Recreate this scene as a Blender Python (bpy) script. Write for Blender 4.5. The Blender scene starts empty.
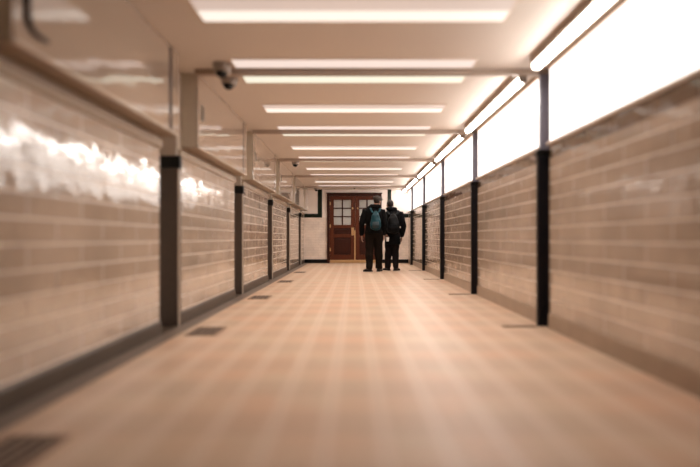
import bpy, bmesh, math, random
from mathutils import Vector, Matrix, noise as mnoise

random.seed(7)
SC = bpy.context.scene
COL = SC.collection
PI = math.pi
BAY = 2.30                     # post spacing
Y0, YE = -3.2, 14.24           # corridor ends
CEIL = 2.29
XL, XR = -1.575, 1.685           # wall faces
POSTS = [4.04 + BAY * k for k in range(5)]

# ------------------------------------------------------------------ materials
def mat(name, col, rough=0.5, metal=0.0, emit=None, strength=0.0, coat=0.0, spec=0.5,
        noise=None, bump=None, ior=1.5):
    m = bpy.data.materials.new(name); m.use_nodes = True
    nt = m.node_tree; b = nt.nodes['Principled BSDF']
    b.inputs['Base Color'].default_value = (*col, 1)
    b.inputs['Roughness'].default_value = rough
    b.inputs['Metallic'].default_value = metal
    b.inputs['Specular IOR Level'].default_value = spec
    b.inputs['IOR'].default_value = ior
    b.inputs['Coat Weight'].default_value = coat
    b.inputs['Coat Roughness'].default_value = 0.03
    if emit:
        b.inputs['Emission Color'].default_value = (*emit, 1)
        b.inputs['Emission Strength'].default_value = strength
    if noise or bump:
        tc = nt.nodes.new('ShaderNodeTexCoord')
    if noise:
        sc, amt, stretch = noise
        mp = nt.nodes.new('ShaderNodeMapping'); mp.inputs['Scale'].default_value = stretch
        nt.links.new(tc.outputs['Object'], mp.inputs['Vector'])
        n = nt.nodes.new('ShaderNodeTexNoise'); n.inputs['Scale'].default_value = sc
        n.inputs['Detail'].default_value = 5
        nt.links.new(mp.outputs['Vector'], n.inputs['Vector'])
        mix = nt.nodes.new('ShaderNodeMix'); mix.data_type = 'RGBA'
        mix.inputs['A'].default_value = (*[max(0, c * (1 - amt)) for c in col], 1)
        mix.inputs['B'].default_value = (*[min(1, c * (1 + amt)) for c in col], 1)
        nt.links.new(n.outputs['Fac'], mix.inputs['Factor'])
        nt.links.new(mix.outputs['Result'], b.inputs['Base Color'])
    if bump:
        sc, st, stretch = bump
        mp = nt.nodes.new('ShaderNodeMapping'); mp.inputs['Scale'].default_value = stretch
        nt.links.new(tc.outputs['Object'], mp.inputs['Vector'])
        n = nt.nodes.new('ShaderNodeTexNoise'); n.inputs['Scale'].default_value = sc
        n.inputs['Detail'].default_value = 2
        nt.links.new(mp.outputs['Vector'], n.inputs['Vector'])
        bp = nt.nodes.new('ShaderNodeBump'); bp.inputs['Strength'].default_value = st
        bp.inputs['Distance'].default_value = 0.01
        nt.links.new(n.outputs['Fac'], bp.inputs['Height'])
        nt.links.new(bp.outputs['Normal'], b.inputs['Normal'])
    return m

def tile_mat(name, axes, w, h, c1, c2, mortar, rough, msize=0.006, offset=0.5, z0=0.0,
             bump=0.35, wav=0.25, coat=0.0, mrough=0.5, spec=0.5, wavscale=7.0, ior=1.5, bed=None):
    """brick pattern over two object axes; glossy glaze with a gentle waviness"""
    m = bpy.data.materials.new(name); m.use_nodes = True
    nt = m.node_tree; L = nt.links; N = nt.nodes; b = N['Principled BSDF']
    tc = N.new('ShaderNodeTexCoord'); sp = N.new('ShaderNodeSeparateXYZ'); cb = N.new('ShaderNodeCombineXYZ')
    L.new(tc.outputs['Object'], sp.inputs[0])
    L.new(sp.outputs[axes[0]], cb.inputs['X'])
    ad = N.new('ShaderNodeMath'); ad.operation = 'SUBTRACT'; ad.inputs[1].default_value = z0
    L.new(sp.outputs[axes[1]], ad.inputs[0]); L.new(ad.outputs[0], cb.inputs['Y'])
    br = N.new('ShaderNodeTexBrick')
    br.offset = offset; br.inputs['Scale'].default_value = 1.0
    br.inputs['Brick Width'].default_value = w; br.inputs['Row Height'].default_value = h
    br.inputs['Mortar Size'].default_value = msize; br.inputs['Mortar Smooth'].default_value = 0.3
    br.inputs['Color1'].default_value = (*c1, 1); br.inputs['Color2'].default_value = (*c2, 1)
    br.inputs['Mortar'].default_value = (*mortar, 1)
    L.new(cb.outputs[0], br.inputs['Vector'])
    n = N.new('ShaderNodeTexNoise'); n.inputs['Scale'].default_value = 3.0; n.inputs['Detail'].default_value = 4
    L.new(tc.outputs['Object'], n.inputs['Vector'])
    mx = N.new('ShaderNodeMix'); mx.data_type = 'RGBA'; mx.blend_type = 'MULTIPLY'
    mx.inputs['Factor'].default_value = 1.0
    rp = N.new('ShaderNodeMapRange'); rp.inputs['From Min'].default_value = 0.3; rp.inputs['From Max'].default_value = 0.7
    rp.inputs['To Min'].default_value = 0.82; rp.inputs['To Max'].default_value = 1.08
    L.new(n.outputs['Fac'], rp.inputs['Value'])
    colour = br.outputs['Color']
    if bed:      # wide pale bed joints between the courses; the upright joints stay tight
        pp = N.new('ShaderNodeMath'); pp.operation = 'PINGPONG'; pp.inputs[1].default_value = h / 2
        L.new(ad.outputs[0], pp.inputs[0])
        hl = N.new('ShaderNodeMapRange'); hl.interpolation_type = 'SMOOTHSTEP'
        hl.inputs['From Min'].default_value = 0.005; hl.inputs['From Max'].default_value = 0.009
        hl.inputs['To Min'].default_value = 1.0; hl.inputs['To Max'].default_value = 0.0
        L.new(pp.outputs[0], hl.inputs['Value'])
        bm_ = N.new('ShaderNodeMix'); bm_.data_type = 'RGBA'; bm_.inputs['B'].default_value = (*bed, 1)
        L.new(hl.outputs['Result'], bm_.inputs['Factor']); L.new(colour, bm_.inputs['A']); colour = bm_.outputs['Result']
    L.new(colour, mx.inputs['A']); L.new(rp.outputs['Result'], mx.inputs['B'])
    L.new(mx.outputs['Result'], b.inputs['Base Color'])
    rr = N.new('ShaderNodeMapRange'); rr.inputs['To Min'].default_value = rough; rr.inputs['To Max'].default_value = mrough
    L.new(br.outputs['Fac'], rr.inputs['Value']); L.new(rr.outputs['Result'], b.inputs['Roughness'])
    # glaze waviness + recessed joints
    n2 = N.new('ShaderNodeTexNoise'); n2.inputs['Scale'].default_value = wavscale; n2.inputs['Detail'].default_value = 2.0
    mp2 = N.new('ShaderNodeMapping'); mp2.inputs['Scale'].default_value = (1.3, 1.3, 0.6)
    L.new(tc.outputs['Object'], mp2.inputs['Vector']); L.new(mp2.outputs['Vector'], n2.inputs['Vector'])
    b1 = N.new('ShaderNodeBump'); b1.inputs['Strength'].default_value = wav; b1.inputs['Distance'].default_value = 0.02
    L.new(n2.outputs['Fac'], b1.inputs['Height'])
    b2 = N.new('ShaderNodeBump'); b2.invert = True; b2.inputs['Strength'].default_value = bump; b2.inputs['Distance'].default_value = 0.004
    L.new(br.outputs['Fac'], b2.inputs['Height']); L.new(b1.outputs['Normal'], b2.inputs['Normal'])
    L.new(b2.outputs['Normal'], b.inputs['Normal'])
    b.inputs['Coat Weight'].default_value = coat
    b.inputs['Coat Roughness'].default_value = 0.06
    b.inputs['IOR'].default_value = ior
    L.new(b2.outputs['Normal'], b.inputs['Coat Normal'])
    b.inputs['Specular IOR Level'].default_value = spec
    return m

def floor_mat():
    m = bpy.data.materials.new('floor_tiles'); m.use_nodes = True
    nt = m.node_tree; L = nt.links; N = nt.nodes; b = N['Principled BSDF']
    tc = N.new('ShaderNodeTexCoord'); sp = N.new('ShaderNodeSeparateXYZ'); L.new(tc.outputs['Object'], sp.inputs[0])
    def math_(op, a, bb=None):
        n = N.new('ShaderNodeMath'); n.operation = op
        for i, v in enumerate((a, bb)):
            if v is None: continue
            if isinstance(v, (int, float)): n.inputs[i].default_value = v
            else: L.new(v, n.inputs[i])
        return n.outputs[0]
    T = 0.226
    def rampmap(v, a, c, lo, hi):
        n = N.new('ShaderNodeMapRange'); n.interpolation_type = 'SMOOTHSTEP'
        n.inputs['From Min'].default_value = a; n.inputs['From Max'].default_value = c
        n.inputs['To Min'].default_value = lo; n.inputs['To Max'].default_value = hi
        L.new(v, n.inputs['Value']); return n.outputs['Result']
    def mix(f, a, c):
        n = N.new('ShaderNodeMix'); n.data_type = 'RGBA'
        if isinstance(f, float): n.inputs['Factor'].default_value = f
        else: L.new(f, n.inputs['Factor'])
        for k, v in (('A', a), ('B', c)):
            if isinstance(v, tuple): n.inputs[k].default_value = (*v, 1)
            else: L.new(v, n.inputs[k])
        return n.outputs['Result']
    px = math_('PINGPONG', math_('ADD', sp.outputs['X'], 20.0), T / 2)     # 0 at a joint, T/2 at a tile's middle
    py = math_('PINGPONG', math_('ADD', sp.outputs['Y'], 20.0), T)         # rows alternate in tone
    stripe = rampmap(px, 0.020, 0.060, 1.0, 0.0)
    row = rampmap(py, 0.09, 0.14, 0.0, 1.0)
    nz = N.new('ShaderNodeTexNoise'); nz.inputs['Scale'].default_value = 1.6; nz.inputs['Detail'].default_value = 4
    L.new(tc.outputs['Object'], nz.inputs['Vector'])
    blot = rampmap(nz.outputs['Fac'], 0.35, 0.65, 0.0, 1.0)
    A = mix(blot, (0.57, 0.355, 0.235), (0.55, 0.40, 0.28))
    B = mix(blot, (0.51, 0.33, 0.225), (0.50, 0.355, 0.25))
    base = mix(row, A, B)
    c = mix(math_('MULTIPLY', stripe, 0.42), base, (0.68, 0.52, 0.41))
    gx = rampmap(px, 0.0, 0.005, 1.0, 0.0)
    gy = rampmap(math_('PINGPONG', math_('ADD', sp.outputs['Y'], 20.0 + T / 2), T / 2), 0.0, 0.005, 1.0, 0.0)
    g = math_('MAXIMUM', gx, gy)
    c = mix(math_('MULTIPLY', g, 0.6), c, (0.42, 0.30, 0.22))
    L.new(c, b.inputs['Base Color'])
    b.inputs['Roughness'].default_value = 0.40
    b.inputs['Specular IOR Level'].default_value = 0.45
    bp = N.new('ShaderNodeBump'); bp.invert = True; bp.inputs['Strength'].default_value = 0.3; bp.inputs['Distance'].default_value = 0.003
    L.new(g, bp.inputs['Height']); L.new(bp.outputs['Normal'], b.inputs['Normal'])
    return m

M = {}
M['floor'] = floor_mat()
M['tile_side'] = tile_mat('glazed_tile', ('Y', 'Z'), 0.44, 0.125, (0.49, 0.38, 0.295), (0.42, 0.32, 0.245), (0.56, 0.45, 0.36),
                          0.08, msize=0.0065, z0=0.0, bump=0.8, wav=0.36, mrough=0.35, spec=0.5, coat=0.5, ior=2.3, bed=(0.80, 0.67, 0.56))
M['tile_end'] = tile_mat('cream_end_tile', ('X', 'Z'), 0.16, 0.08, (0.95, 0.82, 0.72), (0.92, 0.78, 0.68), (0.76, 0.62, 0.53),
                         0.2, msize=0.004, bump=0.2, wav=0.05)
M['tile_cap'] = tile_mat('brown_cap_tile', ('Y', 'Z'), 0.37, 0.2, (0.19, 0.135, 0.092), (0.16, 0.11, 0.075), (0.27, 0.2, 0.145),
                         0.10, msize=0.006, wav=0.3, coat=1.0, ior=1.8)
M['ceiling'] = mat('painted_ceiling', (0.70, 0.62, 0.55), 0.55, noise=(1.2, 0.04, (1, 1, 1)))
M['plaster'] = mat('painted_plaster', (0.70, 0.60, 0.50), 0.6, noise=(2.0, 0.05, (1, 1, 1)))
M['white_plaster'] = mat('white_plaster', (0.95, 0.85, 0.78), 0.6, noise=(2.0, 0.03, (1, 1, 1)))
M['beam'] = mat('beam_paint', (0.38, 0.29, 0.23), 0.5, noise=(3.0, 0.05, (1, 1, 1)))  # shade of the beams' near faces is put into this darker colour
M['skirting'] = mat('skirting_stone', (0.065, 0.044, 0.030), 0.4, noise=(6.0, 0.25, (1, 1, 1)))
M['skirting_light'] = mat('skirting_glaze', (0.34, 0.245, 0.175), 0.3, noise=(6.0, 0.2, (1, 1, 1)))
M['border'] = mat('floor_border_stone', (0.17, 0.125, 0.098), 0.45, noise=(5.0, 0.2, (1, 1, 1)))
M['post'] = mat('post_stone', (0.06, 0.042, 0.033), 0.38, noise=(30.0, 0.35, (1, 1, 1)))
M['post_dark'] = mat('post_black', (0.004, 0.0035, 0.006), 0.4, noise=(20.0, 0.3, (1, 1, 1)), spec=0.3)
M['post_grey'] = mat('post_grey_paint', (0.40, 0.33, 0.27), 0.5, noise=(8.0, 0.06, (1, 1, 1)))
M['post_violet'] = mat('post_slate_paint', (0.145, 0.13, 0.165), 0.5, noise=(8.0, 0.06, (1, 1, 1)))
M['black'] = mat('black_gloss', (0.004, 0.004, 0.004), 0.4, noise=(15.0, 0.3, (1, 1, 1)), spec=0.2)
M['greenblack'] = mat('green_black_glaze', (0.008, 0.016, 0.010), 0.22, noise=(9.0, 0.5, (1, 1, 1)), spec=0.3)
M['enamel'] = mat('cream_enamel', (0.43, 0.335, 0.265), 0.05, noise=(2.0, 0.04, (1, 1, 1)), bump=(5.0, 0.55, (1, 0.3, 1.6)), ior=2.5, coat=0.6)
M['enamel_end'] = mat('grey_enamel_end', (0.55, 0.475, 0.38), 0.4, noise=(3.0, 0.05, (1, 1, 1)))
M['enamel_base'] = mat('cabinet_underside', (0.40, 0.30, 0.22), 0.4, noise=(3.0, 0.08, (1, 1, 1)))
M['bright_edge'] = mat('polished_edge', (0.78, 0.68, 0.58), 0.2, metal=0.3, noise=(8.0, 0.05, (1, 1, 1)))
M['gap'] = mat('dark_gap', (0.045, 0.028, 0.02), 0.6, noise=(9.0, 0.2, (1, 1, 1)))
M['rail'] = mat('rail_stone', (0.38, 0.295, 0.22), 0.25, noise=(5.0, 0.1, (1, 1, 1)))
M['panel'] = mat('white_panel', (0.88, 0.86, 0.84), 0.25, noise=(2.0, 0.02, (1, 1, 1)), emit=(1.0, 0.955, 0.92), strength=1.3)  # glow added to the boards, standing in for the strip lights' wash
M['sill'] = mat('white_sill', (0.85, 0.78, 0.72), 0.3, noise=(5.0, 0.03, (1, 1, 1)))
M['tube'] = mat('strip_diffuser', (0.9, 0.9, 0.9), 0.4, emit=(1.0, 0.95, 0.90), strength=23.0, noise=(5.0, 0.02, (1, 1, 1)))
M['housing'] = mat('lamp_housing', (0.33, 0.25, 0.19), 0.4, noise=(5.0, 0.06, (1, 1, 1)))
M['endcap'] = mat('lamp_end_cap', (0.14, 0.10, 0.075), 0.4, noise=(9.0, 0.1, (1, 1, 1)))
M['lamp_pink'] = mat('diffuser_pink_white', (0.3, 0.28, 0.26), 0.4, emit=(1.0, 0.84, 0.77), strength=0.62, noise=(4.0, 0.02, (1, 1, 1)))
M['lamp_green'] = mat('diffuser_green_white', (0.3, 0.3, 0.28), 0.4, emit=(0.97, 0.97, 0.80), strength=0.68, noise=(4.0, 0.02, (1, 1, 1)))
M['lamp_cream'] = mat('diffuser_cream', (0.3, 0.28, 0.26), 0.4, emit=(1.0, 0.90, 0.80), strength=0.78, noise=(4.0, 0.02, (1, 1, 1)))
M['lamp_dim'] = mat('diffuser_dim_pink', (0.3, 0.28, 0.26), 0.4, emit=(1.0, 0.78, 0.68), strength=0.42, noise=(4.0, 0.02, (1, 1, 1)))
M['lamp_rim'] = mat('lamp_rim_paint', (0.74, 0.60, 0.49), 0.5, noise=(4.0, 0.03, (1, 1, 1)))
M['grate'] = mat('cast_iron', (0.035, 0.022, 0.015), 0.5, metal=0.4, noise=(30.0, 0.3, (1, 1, 1)))
M['grate_rim'] = mat('grate_frame_iron', (0.25, 0.16, 0.11), 0.5, metal=0.2, noise=(30.0, 0.3, (1, 1, 1)))
M['pit'] = mat('drain_pit', (0.012, 0.008, 0.006), 0.8, noise=(9.0, 0.2, (1, 1, 1)))
M['wood'] = mat('varnished_wood', (0.085, 0.018, 0.005), 0.4, noise=(6.0, 0.45, (6, 6, 0.7)), spec=0.3)
M['wood_dark'] = mat('dark_varnished_wood', (0.034, 0.007, 0.003), 0.4, noise=(6.0, 0.4, (6, 6, 0.7)), spec=0.25)
M['glass'] = mat('frosted_pane', (0.42, 0.41, 0.39), 0.25, noise=(6.0, 0.12, (1, 1, 1)), bump=(40.0, 0.2, (1, 1, 1)))
M['brass'] = mat('brass', (0.62, 0.40, 0.20), 0.35, metal=0.6, noise=(9.0, 0.15, (1, 1, 1)))
M['cam_grey'] = mat('camera_grey', (0.30, 0.24, 0.20), 0.35, noise=(9.0, 0.05, (1, 1, 1)))
M['cam_bubble'] = mat('camera_bubble', (0.004, 0.004, 0.004), 0.25, noise=(9.0, 0.1, (1, 1, 1)), spec=0.3)
M['skin'] = mat('skin', (0.30, 0.15, 0.10), 0.5, noise=(20.0, 0.1, (1, 1, 1)))
M['jacket'] = mat('black_jacket_cloth', (0.003, 0.0028, 0.003), 0.8, noise=(14.0, 0.4, (1, 1, 1)), bump=(18.0, 0.5, (1, 1, 0.6)), spec=0.08)
M['coat'] = mat('black_coat_cloth', (0.0025, 0.0025, 0.003), 0.75, noise=(14.0, 0.4, (1, 1, 1)), bump=(18.0, 0.5, (1, 1, 0.6)), spec=0.1)
M['trousers'] = mat('dark_brown_trousers', (0.008, 0.0048, 0.003), 0.9, noise=(12.0, 0.4, (1, 1, 0.5)), bump=(16.0, 0.6, (1, 1, 0.5)), spec=0.1)
M['trousers_grey'] = mat('charcoal_trousers', (0.008, 0.0055, 0.0055), 0.85, noise=(12.0, 0.4, (1, 1, 0.5)), bump=(16.0, 0.6, (1, 1, 0.5)), spec=0.1)
M['boot'] = mat('black_boot', (0.006, 0.005, 0.005), 0.45, noise=(20.0, 0.3, (1, 1, 1)), spec=0.3)
M['sole'] = mat('boot_sole', (0.012, 0.010, 0.009), 0.7, noise=(20.0, 0.3, (1, 1, 1)), spec=0.2)
M['cap'] = mat('dark_tweed_cap', (0.06, 0.048, 0.042), 0.9, noise=(60.0, 0.6, (1, 1, 1)), spec=0.2)
M['hair'] = mat('short_dark_hair', (0.02, 0.012, 0.009), 0.7, noise=(80.0, 0.5, (1, 1, 1)), spec=0.3)
M['teal'] = mat('teal_nylon', (0.003, 0.034, 0.045), 0.5, noise=(9.0, 0.5, (1, 1, 0.5)), bump=(11.0, 0.8, (1, 1, 0.5)), spec=0.2)
M['teal_dark'] = mat('dark_teal_nylon', (0.002, 0.015, 0.021), 0.5, noise=(9.0, 0.4, (1, 1, 1)))
M['pack_black'] = mat('black_nylon', (0.003, 0.003, 0.0035), 0.55, noise=(12.0, 0.4, (1, 1, 1)), bump=(14.0, 0.6, (1, 1, 0.5)), spec=0.15)
M['strap_grey'] = mat('grey_webbing', (0.045, 0.042, 0.045), 0.5, noise=(30.0, 0.3, (1, 1, 1)))
M['paper'] = mat('white_paper', (0.92, 0.92, 0.92), 0.6, noise=(9.0, 0.05, (1, 1, 1)))
M['eye'] = mat('eye_white', (0.6, 0.58, 0.55), 0.2, noise=(9.0, 0.05, (1, 1, 1)))

# ------------------------------------------------------------------ mesh helpers
class MB:
    def __init__(self): self.bm = bmesh.new()
    def box(self, x0, x1, y0, y1, z0, z1, bevel=0.0, seg=2, mi=0):
        v = [self.bm.verts.new(p) for p in ((x0,y0,z0),(x1,y0,z0),(x1,y1,z0),(x0,y1,z0),(x0,y0,z1),(x1,y0,z1),(x1,y1,z1),(x0,y1,z1))]
        fs = [self.bm.faces.new([v[i] for i in q]) for q in ((0,3,2,1),(4,5,6,7),(0,1,5,4),(1,2,6,5),(2,3,7,6),(3,0,4,7))]
        for f in fs: f.material_index = mi
        if bevel:
            es = list({e for f in fs for e in f.edges})
            bmesh.ops.bevel(self.bm, geom=es, offset=bevel, segments=seg, affect='EDGES', profile=0.5)
        return self
    def prism(self, prof, axis, a, b):
        """extrude a 2-D profile along an axis: 'Y' -> prof is (x,z); 'X' -> (y,z)"""
        def P(p, t): return (p[0], t, p[1]) if axis == 'Y' else (t, p[0], p[1])
        va = [self.bm.verts.new(P(p, a)) for p in prof]; vb = [self.bm.verts.new(P(p, b)) for p in prof]
        n = len(prof)
        for i in range(n): self.bm.faces.new((va[i], va[(i+1) % n], vb[(i+1) % n], vb[i]))
        self.bm.faces.new(va[::-1]); self.bm.faces.new(vb)
        return self
    def loft(self, rings, n=16, up=None):
        """rings: list of (centre, rx, ry); cross-sections perpendicular to the path, rx across X, ry the other way"""
        pts = [Vector(r[0]) for r in rings]; prev = None; first = None
        for i, (c, rx, ry) in enumerate(rings):
            c = Vector(c)
            if up: t = Vector(up)
            else:
                t = (pts[min(i+1, len(pts)-1)] - pts[max(i-1, 0)])
                t = t.normalized() if t.length > 1e-6 else Vector((0, 0, 1))
            ref = Vector((1, 0, 0)) if abs(t.x) < 0.9 else Vector((0, 1, 0))
            u = (ref - t * ref.dot(t)).normalized(); w = t.cross(u)
            ring = [self.bm.verts.new(c + u * (rx * math.cos(2*PI*k/n)) + w * (ry * math.sin(2*PI*k/n))) for k in range(n)]
            if prev:
                for k in range(n): self.bm.faces.new((prev[k], prev[(k+1) % n], ring[(k+1) % n], ring[k]))
            else: first = ring
            prev = ring
        self.bm.faces.new(first[::-1]); self.bm.faces.new(prev)
        return self
    def tube(self, pts, r, n=10): return self.loft([(p, r, r) for p in pts], n)
    def ell(self, c, rx, ry, rz, n=16, rot=None):
        m = Matrix.Translation(c)
        if rot: m = m @ rot
        m = m @ Matrix.Diagonal((rx, ry, rz, 1))
        bmesh.ops.create_uvsphere(self.bm, u_segments=n, v_segments=max(8, n // 2 + 2), radius=1, matrix=m)
        return self
    def lathe(self, prof, c=(0, 0, 0), n=24):
        rings = []
        for r, z in prof:
            rings.append([self.bm.verts.new((c[0] + r*math.cos(2*PI*k/n), c[1] + r*math.sin(2*PI*k/n), c[2] + z)) for k in range(n)])
        for a, b in zip(rings, rings[1:]):
            for k in range(n): self.bm.faces.new((a[k], a[(k+1) % n], b[(k+1) % n], b[k]))
        self.bm.faces.new(rings[0][::-1]); self.bm.faces.new(rings[-1])
        return self
    def build(self, name, material, parent=None, smooth=False, auto=None, offset=None):
        bmesh.ops.recalc_face_normals(self.bm, faces=self.bm.faces)
        if offset: bmesh.ops.translate(self.bm, verts=self.bm.verts, vec=offset)
        me = bpy.data.meshes.new(name); self.bm.to_mesh(me); self.bm.free()
        for mm in (material if isinstance(material, list) else [material]): me.materials.append(mm)
        if smooth:
            for p in me.polygons: p.use_smooth = True
            if auto:
                me.set_sharp_from_angle(angle=math.radians(auto))
        o = bpy.data.objects.new(name, me); COL.objects.link(o)
        if parent: o.parent = parent
        return o

def remeshed(mb, name, material, parent, voxel, smooth_it=4, fold=0.0, fscale=9.0, stretch=(1, 1, 0.5), dec=None):
    """fuse overlapping closed pieces into one continuous skin"""
    o = mb.build(name, material, parent)
    md = o.modifiers.new('r', 'REMESH'); md.mode = 'VOXEL'; md.voxel_size = voxel
    if smooth_it:
        sm = o.modifiers.new('s', 'SMOOTH'); sm.iterations = smooth_it; sm.factor = 0.5
    if dec:
        d = o.modifiers.new('d', 'DECIMATE'); d.ratio = dec
    dg = bpy.context.evaluated_depsgraph_get()
    me = bpy.data.meshes.new_from_object(o.evaluated_get(dg))
    o.modifiers.clear(); old = o.data; o.data = me; bpy.data.meshes.remove(old)
    me.name = name
    if fold:
        for v in me.vertices:
            p = v.co
            q = Vector((p.x * stretch[0], p.y * stretch[1], p.z * stretch[2])) * fscale
            v.co = p + v.normal * (mnoise.noise(q) * fold)
    for p in me.polygons: p.use_smooth = True
    if not me.materials: me.materials.append(material)
    return o

def tag(o, label, cat, group=None, kind=None):
    o['label'] = label; o['category'] = cat
    if group: o['group'] = group
    if kind: o['kind'] = kind
    return o
def empty(name, loc, label, cat, group=None):
    o = bpy.data.objects.new(name, None); COL.objects.link(o); o.location = loc
    o.empty_display_size = 0.05
    return tag(o, label, cat, group)
def copy_tree(o, parent=None):
    c = o.copy(); COL.objects.link(c); c.parent = parent
    for ch in [x for x in o.children]: copy_tree(ch, c)
    return c
def struct(o, label, cat): return tag(o, label, cat, kind='structure')

ORD = ['nearest the camera', 'second from the camera', 'third from the camera', 'fourth from the camera',
       'fifth from the camera', 'sixth from the camera', 'seventh from the camera']
ORD2 = ['Nearest', 'Second nearest', 'Third nearest', 'Fourth nearest', 'Fifth nearest', 'Farthest']

# ------------------------------------------------------------------ setting
struct(MB().box(-1.95, 1.95, Y0 - 0.2, YE + 0.2, -0.12, 0).build('floor', M['floor']), 'tan and terracotta tiled corridor floor', 'floor')
struct(MB().box(-1.95, 1.95, Y0 - 0.2, YE + 0.2, CEIL, CEIL + 0.12).build('ceiling', M['ceiling']), 'low cream painted corridor ceiling', 'ceiling')
def bays(gap):
    """tiled bays between the posts: each stops a little short of the post's face and starts again behind it"""
    out = []; y = Y0
    for k in range(-2, 5):
        p = 4.04 + BAY * k
        out.append((y, p - gap)); y = p + 0.045
    out.append((y, YE)); return out
w = MB().box(-1.95, -1.74, Y0, YE, 0, CEIL, mi=1)
for a, b in bays(0.345):
    w.box(-1.76, XL, a, b, 0, 1.575, 0.006); w.box(-1.76, XL - 0.02, a, b, 1.575, CEIL, mi=1)
struct(w.build('wall_left', [M['tile_side'], M['plaster']]), 'left corridor wall faced with glossy cream brown tiles', 'wall')
w = MB().box(1.77, 1.95, Y0, YE, 0, CEIL, mi=2)
for a, b in bays(0.085):
    w.box(XR, 1.78, a, b, 0, 1.468, 0.005); w.box(XR + 0.003, 1.78, a, b, 1.468, 1.58, mi=1); w.box(XR + 0.02, 1.78, a, b, 1.58, CEIL, mi=2)
struct(w.build('wall_right', [M['tile_side'], M['tile_cap'], M['plaster']]), 'right corridor wall faced with glossy tiles and a brown top course', 'wall')
w = MB().box(-1.95, 1.95, YE, YE + 0.2, 0, 1.42); w.box(-1.95, 1.95, YE, YE + 0.2, 1.42, CEIL, mi=1)
struct(w.build('wall_end', [M['tile_end'], M['white_plaster']]), 'cream tiled end wall around the wooden doors', 'wall')
struct(MB().box(-1.95, 1.95, Y0 - 0.2, Y0, 0, CEIL).build('wall_back', M['plaster']), 'plain wall behind the camera', 'wall')
# skirtings
m = MB()
for a, b in bays(0.345): m.prism([(XL - 0.01, 0), (XL - 0.01, 0.112), (XL + 0.004, 0.112), (XL + 0.012, 0.095), (XL + 0.018, 0)], 'Y', a, b)
for p in [4.04 + BAY * k for k in range(-2, 5)]: m.box(-1.745, -1.557, p - 0.35, p + 0.05, 0, 0.004)  # dark slabs on the niche floors stand in for the shadow there
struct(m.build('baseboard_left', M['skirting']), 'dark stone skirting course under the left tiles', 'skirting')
m = MB()
for a, b in bays(0.085): m.prism([(XR + 0.01, 0), (XR + 0.01, 0.132), (XR - 0.004, 0.132), (XR - 0.008, 0.118), (XR - 0.010, 0)], 'Y', a, b)
struct(m.build('baseboard_right', M['skirting_light']), 'brown glazed skirting course under the right tiles', 'skirting')
struct(MB().box(-1.555, -1.42, Y0, YE, 0, 0.003).build('trim_1', M['border']), 'grey stone floor border along the left wall', 'floor border')
m = MB()
for a, b in bays(0.345): m.prism([(XL - 0.03, 1.50), (XL + 0.006, 1.50), (XL + 0.022, 1.512), (XL + 0.022, 1.572), (XL - 0.03, 1.576)], 'Y', a, b)
struct(m.build('trim_2', M['rail']),
       'pale rail along the top of the left tiles', 'rail')
# end wall black-green bands
XF0, XF1 = -0.855, 0.842       # door frame outer edges
FT = 2.185
bm = MB().box(-1.57, -1.145, YE - 0.015, YE + 0.01, 1.416, 1.535, 0.004); bm.box(-1.145, -1.01, YE - 0.016, YE + 0.01, 1.416, CEIL, 0.004)
struct(bm.build('trim_3', M['greenblack']), 'black green tile band left of the wooden doors', 'tile band')
bm = MB().box(1.145, 1.68, YE - 0.015, YE + 0.01, 1.416, 1.535, 0.004); bm.box(1.03, 1.145, YE - 0.016, YE + 0.01, 1.416, CEIL, 0.004)
struct(bm.build('trim_4', M['greenblack']), 'black green tile band right of the wooden doors', 'tile band')
struct(MB().box(-1.557, XF0, YE - 0.03, YE + 0.01, 0, 0.115, 0.005).build('baseboard_end', M['black']), 'black baseboard left of the wooden doors', 'baseboard')
struct(MB().box(XF1, 1.674, YE - 0.03, YE + 0.01, 0, 0.115, 0.005).build('baseboard_end.001', M['black']), 'black baseboard right of the wooden doors', 'baseboard')
# beams across the ceiling at each post
beams = [4.075 + BAY * k for k in range(-2, 5)]
for i, y in enumerate(beams):
    o = MB().box(-1.43, 1.95, y, y + 0.055, 2.238, CEIL + 0.02, 0.008).build('trim_%d' % (6 + i), M['beam'])
    struct(o, 'shallow cream beam across the ceiling, %s' % (('behind the camera', 'behind the camera too')[i] if i < 2 else ORD[i - 2]), 'beam')

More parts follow.
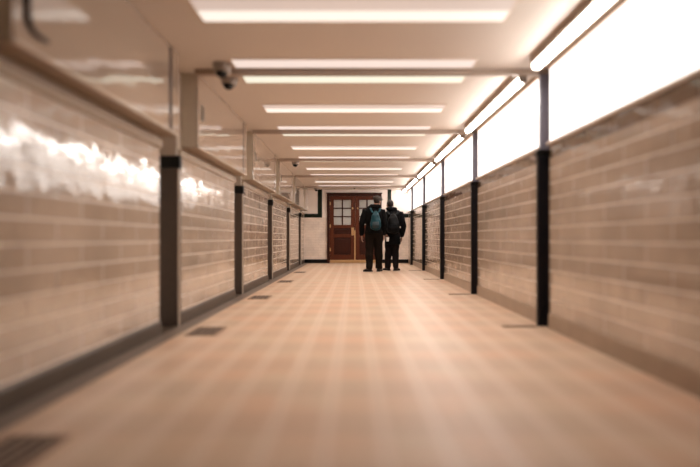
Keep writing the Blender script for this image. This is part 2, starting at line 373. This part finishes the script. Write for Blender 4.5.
# ------------------------------------------------------------------ doors
fr = MB()
fr.box(XF0, XF0 + 0.085, YE - 0.07, YE + 0.02, 0, FT - 0.095, 0.008); fr.box(XF1 - 0.085, XF1, YE - 0.07, YE + 0.02, 0, FT - 0.095, 0.008)
fr.box(XF0, XF1, YE - 0.07, YE + 0.02, FT - 0.095, FT, 0.008); fr.box(XF0 - 0.02, XF1 + 0.02, YE - 0.085, YE + 0.02, FT - 0.028, FT, 0.008)
struct(fr.build('trim_5', M['wood_dark']), 'dark wooden frame around the double doors', 'door frame')
def door(name, x0, x1, inner, label):
    """one leaf: six panes over two sunk panels; inner = side (+1/-1) that meets the other leaf"""
    top, yb, yf = FT - 0.10, YE - 0.005, YE - 0.05
    st = 0.125
    gx0, gx1, gz0, gz1 = x0 + st, x1 - st, 1.185, 1.965
    m = MB()
    m.box(x0, gx0, yf, yb, 0.10, top, 0.004); m.box(gx1, x1, yf, yb, 0.10, top, 0.004)              # stiles
    m.box(gx0, gx1, yf, yb, gz1, top, 0.003); m.box(gx0, gx1, yf, yb, 1.09, gz0, 0.003)              # top, lock rail
    m.box(gx0, gx1, yf, yb, 0.80, 0.90, 0.003); m.box(gx0, gx1, yf, yb, 0.10, 0.26, 0.003)
    d = struct(m.build(name, M['wood']), label, 'door')
    p = MB().box(gx0, gx1, yf + 0.02, yb, 0.90, 1.09); p.box(gx0 + 0.04, gx1 - 0.04, yf + 0.008, yf + 0.025, 0.94, 1.05, 0.008)
    p.build('panel', M['wood_dark'], d)
    p = MB().box(gx0, gx1, yf + 0.02, yb, 0.26, 0.80); p.box(gx0 + 0.05, gx1 - 0.05, yf + 0.006, yf + 0.025, 0.31, 0.75, 0.01)
    p.build('panel', M['wood_dark'], d)
    b = MB(); cx = (gx0 + gx1) / 2
    b.box(cx - 0.02, cx + 0.02, yf, yb - 0.01, gz0, gz1, 0.003)
    for k in (1, 2):
        z = gz0 + (gz1 - gz0) * k / 3; b.box(gx0, gx1, yf + 0.001, yb - 0.011, z - 0.017, z + 0.017, 0.003)
    b.build('glazing_bar', M['wood_dark'], d)
    for c in range(2):
        for r in range(3):
            a0 = gx0 + (gx1 - gx0) * c / 2; a1 = gx0 + (gx1 - gx0) * (c + 1) / 2
            z0 = gz0 + (gz1 - gz0) * r / 3; z1 = gz0 + (gz1 - gz0) * (r + 1) / 3
            MB().box(a0 + 0.006, a1 - 0.006, yf + 0.018, yf + 0.026, z0 + 0.006, z1 - 0.006).build('pane', M['glass'], d)
    MB().box(x0 + 0.005, x1 - 0.005, yf - 0.012, yb, 0.012, 0.10, 0.004).build('kick_plate', M['brass'], d)
    ex = x1 if inner > 0 else x0
    MB().lathe([(0.012, 0), (0.028, 0.006), (0.028, 0.03), (0.018, 0.04)], n=16).build('bolt_knob', M['brass'], d).matrix_local = \
        Matrix.Translation((ex - inner * 0.075, yf + 0.005, 1.70)) @ Matrix.Rotation(PI / 2, 4, 'X')
    hx = x0 + 0.012 if inner > 0 else x1 - 0.012
    for z in (0.42, 1.15, 1.85):
        MB().box(hx - 0.016, hx + 0.016, yf - 0.008, yf + 0.01, z - 0.05, z + 0.05, 0.003).build('hinge', M['brass'], d)
    return d
XM = 0.02
d1 = door('door_1', XF0 + 0.088, XM - 0.004, 1, 'brown wooden door leaf with six panes, left of the pair')
m = MB().box(XM - 0.115, XM - 0.035, YE - 0.062, YE - 0.045, 0.86, 1.10, 0.006); m.tube([(XM - 0.05, YE - 0.06, 0.89), (XM - 0.05, YE - 0.11, 0.91), (XM - 0.05, YE - 0.11, 1.05), (XM - 0.05, YE - 0.06, 1.07)], 0.012)
m.build('door_handle', M['brass'], d1)
MB().box(XM - 0.028, XM + 0.012, YE - 0.066, YE - 0.048, 0.012, 1.02, 0.004).build('astragal', M['brass'], d1)
door('door_2', XM + 0.004, XF1 - 0.088, -1, 'brown wooden door leaf behind the walkers, right of the pair')

# small sensor above the doors
e = empty('ceiling_sensor', (0.0, 13.7, CEIL), 'tiny dark sensor on the ceiling above the doors', 'sensor')
MB().lathe([(0.045, 0), (0.045, -0.012), (0.03, -0.03)], n=16).build('housing', M['cam_grey'], e, True, 40)
MB().ell((0, 0, -0.03), 0.02, 0.02, 0.014).build('lens', M['cam_bubble'], e, True)

# ------------------------------------------------------------------ posts
def left_post():
    e = empty('wall_post', (0, 0, 0), '', 'post', 'brown stone posts on the left wall')
    MB().box(-1.75, -1.545, 0, 0.045, 0, 1.398, 0.006).build('shaft', M['post'], e)
    MB().box(-1.752, -1.541, -0.004, 0.049, 1.398, 1.507, 0.004).build('cap', M['black'], e)
    MB().box(-1.75, -1.575, 0.004, 0.041, 1.507, CEIL, 0.005).build('upper_post', M['post_grey'], e)
    MB().box(-1.560, -1.544, -0.006, 0.002, 0.0, 1.39, 0.002).build('edge_strip', M['bright_edge'], e)
    return e
def right_post():
    e = empty('wall_post', (0, 0, 0), '', 'post', 'black posts on the right wall')
    MB().box(1.622, 1.775, 0, 0.045, 0, 1.50, 0.006).build('shaft', M['post_dark'], e)
    MB().box(1.616, 1.778, -0.004, 0.049, 1.50, 1.562, 0.004).build('cap', M['black'], e)
    MB().box(1.645, 1.775, 0.004, 0.041, 1.562, 2.232, 0.005).build('upper_post', M['post_violet'], e)
    return e
for make, txt in ((left_post, 'brown stone post with black cap on the left wall, %s'), (right_post, 'black post with slate grey top on the right wall, %s')):
    p0 = make()
    for i, y in enumerate(POSTS):
        p = p0 if i == 0 else copy_tree(p0)
        p.location = (0, y, 0); p['label'] = txt % ORD[i]

# ------------------------------------------------------------------ enamel cabinets along the left
def cabinet(y0, y1, label, dark_tube=False):
    e = empty('wall_cabinet', (-1.57, y0, 1.612), label, 'cabinet', 'cream enamel cabinets over the left tiles')
    ox, oz = 1.57, -1.612
    L = y1 - y0
    def B(x0, x1, a, b, z0, z1, bev=0.0): return MB().box(x0 + ox, x1 + ox, a, b, z0 + oz, z1 + oz, bev)
    zt = CEIL - 0.002
    B(-1.59, -1.447, 0, L, 1.612, zt).build('body', M['enamel_end'], e)
    B(-1.585, -1.449, 0.01, L - 0.01, 1.606, 1.613).build('base_panel', M['enamel_base'], e)
    far = min(0.20, L * 0.25)
    d = B(-1.448, -1.435, 0.0, L - far, 1.612, zt, 0.004).build('door_panel', M['enamel'], e)
    B(-1.448, -1.435, L - far + 0.06, L, 1.612, zt, 0.004).build('end_panel', M['enamel'], e)
    B(-1.4475, -1.441, L - far, L - far + 0.06, 1.62, zt - 0.01).build('panel_gap', M['gap'], e)  # dark strip paints the shade inside a deeper gap
    if L > 1:
        h = B(-1.437, -1.418, 0.09, 0.125, 1.88, 2.015, 0.006).build('handle', M['gap'], d)
        B(-1.437, -1.424, 0.08, 0.135, 1.87, 2.025, 0.004).build('handle_plate', M['enamel_end'], d)
    B(-1.437, -1.427, 0.0, L, 1.605, 1.622, 0.003).build('lower_lip', M['bright_edge'], e)
    if dark_tube:
        pts = [(-1.425 + ox, 0.075, 2.27 + oz), (-1.425 + ox, 0.075, 1.76 + oz)]
        for k in range(1, 7):
            a = k / 6 * PI / 2
            pts.append((-1.425 + ox, 0.075 + 0.07 * (1 - math.cos(a)), 1.76 + oz - 0.07 * math.sin(a)))
        pts.append((-1.425 + ox, 0.20, 1.69 + oz))
        MB().tube(pts, 0.012).build('cable', M['gap'], e, True)  # dark bent tube over the near edge of the door panel
    return e
cabs = [(1.92, 3.74), (4.19, 6.08), (6.48, 8.38), (8.76, 10.66), (11.05, 12.96), (13.36, 13.95)]
for i, (a, b) in enumerate(cabs):
    cabinet(a, b, 'long cream enamel cabinet under the ceiling on the left, %s' % ORD[i], dark_tube=(i == 0))
cabinet(-0.40, 1.45, 'cream enamel cabinet under the ceiling on the left, beside the camera')

# ------------------------------------------------------------------ ceiling lamps
def ceiling_lamp(y0, y1, mats, label):
    yc = (y0 + y1) / 2
    e = empty('ceiling_light', (0.0, yc, CEIL), label, 'ceiling light', 'light strips set across the ceiling')
    a, b = y0 - yc, y1 - yc
    f = MB(); x0, x1, r = -1.045, 1.035, 0.012
    f.box(x0 - r, x1 + r, a - r, a, -0.006, 0.004); f.box(x0 - r, x1 + r, b, b + r, -0.006, 0.004)
    f.box(x0 - r, x0, a, b, -0.006, 0.004); f.box(x1, x1 + r, a, b, -0.006, 0.004)
    f.build('frame', M['lamp_rim'], e)
    n = len(mats); w = (b - a) / n
    for k, mm in enumerate(mats):
        g = 0.008 if n > 1 else 0
        MB().box(x0, x1, a + w * k + (g if k else 0), a + w * (k + 1) - (g if k < n - 1 else 0), -0.004, 0.002).build('diffuser', M[mm], e)
    la = bpy.data.lights.new('louvre_light', 'AREA'); la.shape = 'RECTANGLE'; la.size = x1 - x0 - 0.02; la.size_y = b - a - 0.02  # added fill light under the strip; narrow spread keeps it out of view
    la.energy = FILL_W * (b - a) / 0.18; la.color = (1.0, 0.92, 0.84); la.spread = math.radians(125)
    lo = bpy.data.objects.new('lamp', la); COL.objects.link(lo); lo.parent = e; lo.location = ((x0 + x1) / 2, 0, -0.009)
    return e
FILL_W = 4.6
for k in range(-1, 5):
    y = BAY * k
    for (a, b, mats, kind) in ((3.86, 4.04, ['lamp_pink'], 'pinkish light strip before the ceiling beam %s'),
                               (4.255, 4.43, ['lamp_green'], 'greenish white light strip behind the ceiling beam %s'),
                               (5.17, 5.48, ['lamp_dim', 'lamp_cream'], 'double cream light strip halfway past the ceiling beam %s')):
        if b + y > 13.9 or b + y < 2.5: continue
        if k == -1:
            if kind.startswith('double'): lab = 'wide double light strip at the top edge, nearest the camera'
            else: lab = kind % 'above the camera'
        else: lab = kind % ORD[k]
        ceiling_lamp(a + y, b + y, mats, lab)

# ------------------------------------------------------------------ strip lamps and white panels on the right
def strip_lamp(y0, y1, label):
    e = empty('strip_light', (1.515, y0, CEIL), label, 'strip light', 'strip lights along the top of the right wall')
    L = y1 - y0
    MB().box(-0.045, 0.05, 0.0, L, -0.062, 0.0, 0.004).build('housing', M['housing'], e)
    MB().prism([(-0.028, -0.060), (-0.028, -0.092), (-0.020, -0.102), (0.016, -0.102), (0.022, -0.096), (0.022, -0.060)], 'Y', 0.012, L - 0.012).build('diffuser', M['tube'], e)
    MB().box(0.023, 0.036, 0.012, L - 0.012, -0.108, -0.06, 0.002).build('wall_side_shade', M['housing'], e)  # added lip, keeps the strip's light from washing over the white panel
    for a in (0.0, L - 0.012):
        MB().prism([(-0.036, -0.061), (-0.036, -0.096), (-0.026, -0.111), (0.028, -0.111), (0.038, -0.100), (0.038, -0.061)], 'Y', a, a + 0.012).build('end_cap', M['endcap'], e)
    return e
def glow_panel(y0, y1, label):
    e = empty('wall_panel', (XR + 0.02, y0, 1.58), label, 'wall panel', 'white panels above the right tiles')
    L = y1 - y0
    MB().box(-0.018, 0.0, 0.0, L, 0.024, 0.66, 0.003).build('board', M['panel'], e)
    MB().box(-0.05, 0.0, 0.0, L, 0.0, 0.024, 0.005).build('sill', M['sill'], e)
    MB().box(-0.03, 0.0, 0.0, L, 0.66, 0.688, 0.003).build('top_rail', M['lamp_rim'], e)
    return e
for k in range(-1, 5):
    y = BAY * k
    strip_lamp(4.115 + y, min(6.12 + y, YE - 0.05), 'long lit strip light on the right, %s' % ORD[k + 1])
    a, b = 4.04 + y + 0.05, min(4.04 + y + BAY - 0.087, YE - 0.02)
    glow_panel(a, b, 'bright white wall panel above the right tiles, %s' % ORD[k + 1])
# ------------------------------------------------------------------ floor grates
def grate(x0, x1, y0, y1, label, along=True, n=5):
    e = empty('floor_grate', ((x0 + x1) / 2, (y0 + y1) / 2, 0.0), label, 'floor grate', 'iron drain grates in the floor')
    hx, hy, r = (x1 - x0) / 2, (y1 - y0) / 2, 0.014
    MB().box(-hx, hx, -hy, hy, 0.0002, 0.0015).build('pit', M['pit'], e)
    f = MB(); f.box(-hx, hx, -hy, -hy + r, 0, 0.005); f.box(-hx, hx, hy - r, hy, 0, 0.005)
    f.box(-hx, -hx + r, -hy + r, hy - r, 0, 0.005); f.box(hx - r, hx, -hy + r, hy - r, 0, 0.005)
    f.build('frame', M['grate_rim'], e)
    s = MB()
    for k in range(n):
        if along:
            x = -hx + (2 * hx) * (k + 0.5) / n; s.box(x - 0.011, x + 0.011, -hy + r, hy - r, 0.001, 0.005)
        else:
            yy = -hy + (2 * hy) * (k + 0.5) / n; s.box(-hx + r, hx - r, yy - 0.004, yy + 0.004, 0.001, 0.005)
    s.build('slats', M['grate_rim'], e)
    return e
for i, yf in enumerate([1.80, 3.99, 6.16, 8.36, 10.55]):
    grate(-1.365, -1.11, yf - 0.34, yf, 'iron floor grate near the left wall, %s' % ORD[i])
for i, y in enumerate(POSTS[:4]):
    grate(1.30, 1.60, y - 0.055, y + 0.02, 'narrow slotted drain at the foot of a right post, %s' % ORD[i], along=False, n=2)

# ------------------------------------------------------------------ ceiling cameras
def dome(loc, label, s=1.0, tilt=0.0):
    e = empty('dome_camera', loc, label, 'camera', 'security cameras under the ceiling')
    e.rotation_euler = (0, 0, tilt)
    MB().lathe([(0.088 * s, 0), (0.088 * s, -0.022 * s), (0.080 * s, -0.028 * s)], n=28).build('mount_plate', M['cam_grey'], e, True, 40)
    MB().lathe([(0.078 * s, -0.028 * s), (0.076 * s, -0.06 * s), (0.066 * s, -0.082 * s), (0.05 * s, -0.09 * s)], n=28).build('housing', M['cam_grey'], e, True, 40)
    MB().ell((-0.004 * s, -0.02 * s, -0.086 * s), 0.05 * s, 0.05 * s, 0.042 * s, 24).build('bubble', M['cam_bubble'], e, True)
    return e
dome((-1.148, 3.98, CEIL), 'grey dome camera left of the nearest ceiling beam, nearer of the two', 0.95)
dome((-1.178, 4.30, CEIL), 'grey dome camera behind the nearest ceiling beam, farther of the two', 0.95)
dome((-1.155, 8.95, CEIL), 'lone grey dome camera halfway down the ceiling', 0.95)
dome((-1.145, 13.75, CEIL), 'small dark dome camera by the end wall above the black band', 0.85)

# ------------------------------------------------------------------ people
def fingers(mb, wrist, d, side, palm_n, hs=1.0, curl=0.5):
    """hand from the wrist: d = direction of the hand, side = towards the thumb, palm_n = palm normal"""
    d, side, pn = Vector(d).normalized(), Vector(side).normalized(), Vector(palm_n).normalized()
    w = Vector(wrist)
    def ring(c, a, b): return c, a, b
    # palm: flattened loft made by four short tubes side by side, fused by the remesh
    for k, off in enumerate((-0.030, -0.010, 0.010, 0.030)):
        mb.tube([w - d * 0.02 + side * off * 0.6, w + d * 0.035 * hs + side * off, w + d * 0.085 * hs + side * off], 0.0135 * hs, 8)
    lens = {0.030: 0.072, 0.010: 0.082, -0.010: 0.075, -0.030: 0.058}
    for off, ln in lens.items():
        p = w + d * 0.083 * hs + side * off; dirv = d.copy(); pts = [p]
        for seg, fr in enumerate((0.45, 0.32, 0.23)):
            dirv = (dirv + pn * curl * (0.35 + 0.35 * seg)).normalized()
            p = p + dirv * ln * fr * hs; pts.append(p)
        mb.loft([(q, r * hs, r * hs) for q, r in zip(pts, (0.0098, 0.0092, 0.0085, 0.0072))], 8)
    t0 = w + d * 0.022 * hs + side * 0.028
    t1 = t0 + (d * 0.6 + side * 0.8).normalized() * 0.035 * hs
    t2 = t1 + (d * 0.9 + side * 0.15 + pn * 0.4).normalized() * 0.032 * hs
    t3 = t2 + (d * 0.9 + pn * 0.5 - side * 0.1).normalized() * 0.022 * hs
    mb.loft([(q, r * hs, r * hs) for q, r in zip((t0, t1, t2, t3), (0.015, 0.012, 0.0105, 0.008))], 8)

def person(loc, P, label):
    e = empty('person', loc, label, 'person')
    hx, hy, hz = P['head']; yaw = Matrix.Rotation(P['yaw'], 4, 'Z')
    H = Vector(P['head'])
    def hp(x, y, z): return H + (yaw @ Vector((x, y, z)))
    sh = P['shoulders']; el = P['elbows']; wr = P['wrists']; hips = P['hips']; kn = P['knees']; an = P['ankles']
    cx, cz = P['chest']
    # ---- body: one continuous skin
    b = MB()
    b.loft([((0, 0, hips[0][2] - 0.08), .13, .09), ((0, 0, hips[0][2] + .02), .165, .115), ((cx * .3, 0, 1.05), .145, .105), ((cx * .7, 0.0, 1.2), .155, .11),
            ((cx, .01, 1.32), .165, .115), ((cx, .015, cz), .13, .085), ((cx, .02, cz + .05), .07, .06)], 20)
    b.loft([((cx, .015, cz), .068, .066), ((cx * .5 + hx * .5, .03, (cz + hz) / 2 - .01), .056, .06), (hp(0, -.012, -.06), .056, .062)], 16)
    R = yaw
    b.ell(hp(0, -.006, .028), .076, .096, .095, 20, R); b.ell(hp(0, .028, -.045), .058, .068, .072, 18, R)
    b.ell(hp(0, .098, -.022), .013, .02, .016, 10, R); b.loft([(hp(0, .09, .02), .007, .007), (hp(0, .102, -.012), .011, .012)], 8)      # nose
    b.ell(hp(0, .088, -.062), .026, .012, .007, 10, R); b.ell(hp(0, .082, -.078), .024, .013, .006, 10, R)                             # lips
    b.ell(hp(0, .078, -.105), .026, .02, .016, 10, R)                                                                                    # chin
    for s in (-1, 1):
        b.ell(hp(s * .078, -.008, -.012), .010, .02, .033, 10, R)                                                                        # ears
        b.ell(hp(s * .030, .082, .026), .022, .012, .008, 10, R)                                                                         # brows
        b.ell(hp(s * .030, .079, .006), .014, .011, .011, 10, R)                                                                         # eyes
    for i, s in enumerate((-1, 1)):
        S, E_, W = Vector(sh[i]), Vector(el[i]), Vector(wr[i])
        b.loft([(S + Vector((-s * .05, 0, .0)), .05, .055), (S, .056, .058), (S.lerp(E_, .5), .048, .05), (E_, .04, .04), (E_.lerp(W, .35), .041, .04), (W, .026, .03)], 14)
        Hp, K, A = Vector(hips[i]), Vector(kn[i]), Vector(an[i])
        b.loft([(Hp + Vector((0, 0, .06)), .085, .095), (Hp, .09, .095), (Hp.lerp(K, .5), .075, .08), (K, .055, .06), (K.lerp(A, .35), .054, .062), (A, .036, .04)], 16)
        f = P['foot'][i]
        b.loft([(A + Vector((0, -.03, -.02)), .034, .04), (A + f * .06 + Vector((0, 0, -.045)), .036, .034), (A + f * .16 + Vector((0, 0, -.065)), .03, .02)], 12)
        hd = P['hand'][i]
        fingers(b, W, hd[0], hd[1], hd[2], P.get('hs', 1.0), hd[3])
    remeshed(b, 'body', M['skin'], e, 0.0065, 3)
    for s in (-1, 1):
        MB().ell(hp(s * .030, .0885, .005), .009, .005, .006, 10, R).build('eye', M['eye'], e, True)
    # ---- trousers
    t = MB()
    t.loft([((0, 0, hips[0][2] - .11), .13, .10), ((0, 0, hips[0][2]), .185, .135), ((0, 0, hips[0][2] + .12), .175, .125)], 20)
    for i in (0, 1):
        Hp, K, A = Vector(hips[i]), Vector(kn[i]), Vector(an[i])
        k = P['leg_w']
        t.loft([(Hp + Vector((0, 0, .03)), .10 * k, .115), (Hp.lerp(K, .25), .098 * k, .108), (Hp.lerp(K, .6), .085 * k, .094), (K, .077 * k, .084),
                (K.lerp(A, .3), .076 * k, .082), (K.lerp(A, .7), .070 * k, .076), (A + Vector((0, -.005, .015)), .068 * k, .078), (A + Vector((0, 0, -.025)), .066 * k, .080)], 18)
    remeshed(t, 'trousers', M[P['trouser_mat']], e, 0.011, 3, 0.012, 10.0, (1, 1, .7))
    # ---- jacket with sleeves, collar and hem
    j = MB(); hem = P['hem']; tw = P['torso_w']
    rows = [((0, 0, hem), .20 * tw, .15), ((0, 0, hem + .02), .205 * tw, .155), ((cx * .3, 0, (hem + 1.08) / 2), .195 * tw, .15), ((cx * .4, 0, 1.08), .19 * tw, .148), ((cx * .8, -.005, 1.22), .205 * tw, .155),
            ((cx, -.005, 1.33), .215 * tw, .155), ((cx, 0, cz - .045), .205 * tw, .135), ((cx, .005, cz), .150 * tw, .118), ((cx + (hx - cx) * .3, .012, cz + .04), .105, .092)]
    j.loft(rows, 26)
    for i, s in enumerate((-1, 1)):
        S, E_, W = Vector(sh[i]), Vector(el[i]), Vector(wr[i])
        j.loft([(S + Vector((-s * .09, 0, .01)), .075, .085), (S + Vector((0, 0, .0)), .083, .088), (S.lerp(E_, .45), .077, .08), (E_, .066, .068), (E_.lerp(W, .4), .062, .062), (W - (W - E_).normalized() * .01, .049, .052)], 16)
    jk = remeshed(j, 'jacket', M[P['jacket_mat']], e, 0.011, 4, 0.016, 8.0, (1, 1, .8))
    c = MB(); n = 24; zc = cz + .035
    cc = Vector((cx + (hx - cx) * .4, .012, zc))
    inner, outer = [], []
    bmv = c.bm
    for k in range(n):
        a = 2 * PI * k / n; dx, dy = math.cos(a), math.sin(a)
        inner.append([bmv.verts.new(cc + Vector((dx * .072, dy * .078, z))) for z in (-.02, P['collar'])])
        outer.append([bmv.verts.new(cc + Vector((dx * r, dy * r * 1.02, z))) for r, z in ((.108, -.02), (.090, P['collar']))])
    for k in range(n):
        k2 = (k + 1) % n
        bmv.faces.new((outer[k][0], outer[k2][0], outer[k2][1], outer[k][1])); bmv.faces.new((inner[k][1], inner[k2][1], inner[k2][0], inner[k][0]))
        bmv.faces.new((outer[k][1], outer[k2][1], inner[k2][1], inner[k][1])); bmv.faces.new((inner[k][0], inner[k2][0], outer[k2][0], outer[k][0]))
    c.build('collar', M[P['jacket_mat']], jk, True, 60)
    hd_ = MB()
    for k in range(13):
        a = PI * (1.04 + .92 * k / 12); r_ = .026 + .030 * math.sin(PI * k / 12)
        hd_.ell(cc + Vector((.112 * math.cos(a), .098 * math.sin(a) - .01, .018 - .01 * abs(math.sin(a)))), r_, r_, r_, 14)
    remeshed(hd_, 'hood', M[P['jacket_mat']], jk, 0.009, 3, 0.010, 12.0)
    # ---- boots
    for i in (0, 1):
        A = Vector(an[i]); f = P['foot'][i]; pit = P['pitch'][i]
        bt = MB()
        q = Matrix.Rotation(pit, 4, 'X')
        yawf = Matrix.Rotation(math.atan2(-f.x, f.y), 4, 'Z')
        def fp(y, z): return A + (yawf @ (q @ Vector((0, y, z))))
        bt.loft([(fp(-.055, -.05), .042, .032), (fp(-.02, -.048), .045, .038), (fp(.05, -.052), .046, .032), (fp(.12, -.06), .048, .024), (fp(.175, -.064), .040, .018), (fp(.20, -.068), .024, .012)], 16)
        bt.loft([(fp(.0, -.05), .043, .055), (A + Vector((0, -.002, .0)), .048, .055), (A + Vector((0, 0, .07)), .05, .056)], 16)
        bo = remeshed(bt, 'boot', M['boot'], e, 0.008, 2)
        so = MB(); prof = [(-.085, .034), (-.05, .044), (.02, .043), (.09, .049), (.15, .047), (.19, .033), (.205, .012)]
        lo, up = [], []
        outline = [(y, wv) for y, wv in prof] + [(y, -wv) for y, wv in reversed(prof)]
        for y, wv in outline:
            for lst, z in ((lo, -.09), (up, -.066)):
                lst.append(so.bm.verts.new(A + (yawf @ (q @ Vector((wv, y, z))))))
        m_ = len(outline)
        for k in range(m_): so.bm.faces.new((lo[k], lo[(k + 1) % m_], up[(k + 1) % m_], up[k]))
        so.bm.faces.new(lo[::-1]); so.bm.faces.new(up)
        so.build('sole', M['sole'], bo)
    # ---- head wear / hair
    if P['cap']:
        h = MB(); h.ell(hp(0, -.012, .03), .082, .10, .092, 22, R)
        bm_ = h.bm; lowest = hp(0, 0, .015).z
        bmesh.ops.bisect_plane(bm_, geom=bm_.verts[:] + bm_.edges[:] + bm_.faces[:], plane_co=hp(0, -.03, -.035), plane_no=yaw.to_3x3() @ Vector((0, .35, -1)), clear_outer=True)
        ho = h.build('hair', M['hair'], e, True)
        cp = MB(); cp.ell(hp(0, .0, .078), .108, .132, .046, 22, R); cp.ell(hp(0, -.03, .085), .098, .098, .052, 22, R); cp.loft([(hp(0, -.005, .046), .092, .113), (hp(0, -.005, .078), .10, .118)], 22, up=(0, 0, 1))
        co = remeshed(cp, 'flat_cap', M['cap'], e, 0.008, 3)
        br = MB(); br.ell(hp(0, .125, .048), .080, .06, .012, 20, R)
        br.build('brim', M['cap'], co, True)
    else:
        h = MB(); h.ell(hp(0, -.012, .034), .081, .10, .094, 24, R)
        bm_ = h.bm
        bmesh.ops.bisect_plane(bm_, geom=bm_.verts[:] + bm_.edges[:] + bm_.faces[:], plane_co=hp(0, -.03, -.03), plane_no=yaw.to_3x3() @ Vector((0, .55, -1)), clear_outer=True)
        h.build('hair', M['hair'], e, True)
    return e

V = Vector
A_LOC = (0.455, 10.62, 0.0)
A = dict(head=(.08, .045, 1.632), yaw=-0.55, chest=(-.010, 1.465),
         shoulders=[(-.205, 0, 1.405), (.20, 0, 1.395)], elbows=[(-.285, -.03, 1.10), (.245, -.03, 1.10)], wrists=[(-.285, .05, .835), (.215, .02, .84)],
         hips=[(-.095, 0, .91), (.095, 0, .91)], knees=[(-.11, .03, .50), (.105, .06, .50)], ankles=[(-.115, -.07, .098), (.115, .07, .09)],
         foot=[V((-.62, .78, 0)), V((.35, .94, 0))], pitch=[-.05, 0.0],
         hand=[((0, .1, -1), (.25, 1, 0), (1, 0, 0), .5), ((0, .1, -1), (-.25, 1, 0), (-1, 0, 0), .5)],
         hem=.885, torso_w=1.0, leg_w=1.2, collar=.06, cap=True, jacket_mat='jacket', trouser_mat='trousers')
person(A_LOC, A, 'person in flat cap, black jacket and brown trousers walking away, left of the pair')
B_LOC = (0.91, 10.98, 0.0)
B = dict(head=(-.055, .03, 1.575), yaw=0.25, chest=(-.01, 1.43),
         shoulders=[(-.175, 0, 1.36), (.195, 0, 1.36)], elbows=[(-.225, -.06, 1.06), (.262, -.04, 1.05)], wrists=[(-.155, -.155, .845), (.225, .02, .80)],
         hips=[(-.085, 0, .86), (.085, 0, .86)], knees=[(-.095, .06, .47), (.075, .03, .47)], ankles=[(-.105, .05, .09), (.075, -.05, .092)],
         foot=[V((-.5, .87, 0)), V((.5, .87, 0))], pitch=[0.0, 0.0], hs=.95,
         hand=[((.15, -.02, -1), (.9, .45, 0), (-.2, -1, 0), .9), ((-.1, .1, -1), (-.25, 1, 0), (-1, 0, 0), .5)],
         hem=.63, torso_w=.94, leg_w=1.08, collar=.05, cap=False, jacket_mat='coat', trouser_mat='trousers_grey')
person(B_LOC, B, 'bareheaded person in long black coat and charcoal trousers walking away, right of the pair')

# cup of white paper in the right walker's left hand
e = empty('paper_cup', (B_LOC[0] - .135, B_LOC[1] - .245, .70), 'small white cup held low by the right-hand walker', 'cup')
MB().lathe([(.026, 0), (.028, .004), (.036, .085), (.038, .09), (.034, .09), (.025, .01)], n=20).build('cup', M['paper'], e, True, 40)
MB().lathe([(.039, .088), (.039, .097), (.033, .103)], n=20).build('lid', M['paper'], e, True, 40)

# ---- backpacks
def sack(name, loc, label, w, h, mats, group=None, flat=.085):
    e = empty(name, loc, label, 'backpack')
    m = MB()
    m.loft([((0, -.02, .0), w * .30, flat * .6), ((0, -.03, .02), w * .44, flat * .95), ((0, -.035, h * .2), w * .50, flat * 1.15), ((0, -.03, h * .5), w * .46, flat * 1.1),
            ((0, -.02, h * .78), w * .33, flat * .85), ((0, -.01, h * .93), w * .20, flat * .55), ((0, 0, h), w * .10, flat * .35)], 22)
    bag = remeshed(m, 'bag', M[mats[0]], e, 0.009, 3, 0.014, 11.0, (1, 1, .7))
    p = MB(); p.loft([((0, -.035 - flat * 1.0, h * .08), w * .26, .02), ((0, -.045 - flat * 1.0, h * .24), w * .33, .03), ((0, -.035 - flat, h * .42), w * .28, .02)], 16)
    remeshed(p, 'front_pocket', M[mats[1]], e, 0.008, 3, .006, 11.0)
    for s in (-1, 1):
        MB().loft([((s * w * .10, .0, h * .92), .018, .006), ((s * w * .30, .035, h * .99), .02, .007), ((s * w * .42, .075, h + .05), .022, .007), ((s * w * .45, .10, h + .085), .022, .007)], 8).build('strap', M[mats[2]], e, True)
    MB().tube([(-.03, -.02, h * .98), (-.02, -.03, h * 1.04), (.02, -.03, h * 1.04), (.03, -.02, h * .98)], .006, 8).build('grab_loop', M[mats[2]], e, True)
    return e
sack('drawstring_backpack', (A_LOC[0] + .025, A_LOC[1] - .235, .97), 'teal backpack on the back of the walker in the flat cap', .25, .41, ('teal', 'teal_dark', 'teal'))
sack('rucksack', (B_LOC[0] - .0, B_LOC[1] - .235, .90), 'black rucksack on the back of the bareheaded walker', .31, .45, ('pack_black', 'coat', 'pack_black'))

# ------------------------------------------------------------------ world, camera, view
wd = bpy.data.worlds.new('world'); SC.world = wd; wd.use_nodes = True
wd.node_tree.nodes['Background'].inputs['Color'].default_value = (0.02, 0.017, 0.015, 1)
cam = bpy.data.cameras.new('camera'); co = bpy.data.objects.new('camera', cam); COL.objects.link(co)
co.location = (0, 0, 0.78); co.rotation_euler = (PI / 2, 0, 0)
cam.sensor_width = 36; cam.lens = 457 / 700 * 36
cam.shift_x = -4.5 / 700; cam.shift_y = 4.5 / 700
cam.clip_start = 0.05
cam.dof.use_dof = True; cam.dof.focus_distance = 11.8; cam.dof.aperture_fstop = (cam.lens / 1000) / 0.058
SC.camera = co
vs = SC.view_settings
vs.view_transform = 'Standard'; vs.look = 'None'; vs.gamma = 1; vs.exposure = 0.36; vs.use_curve_mapping = False
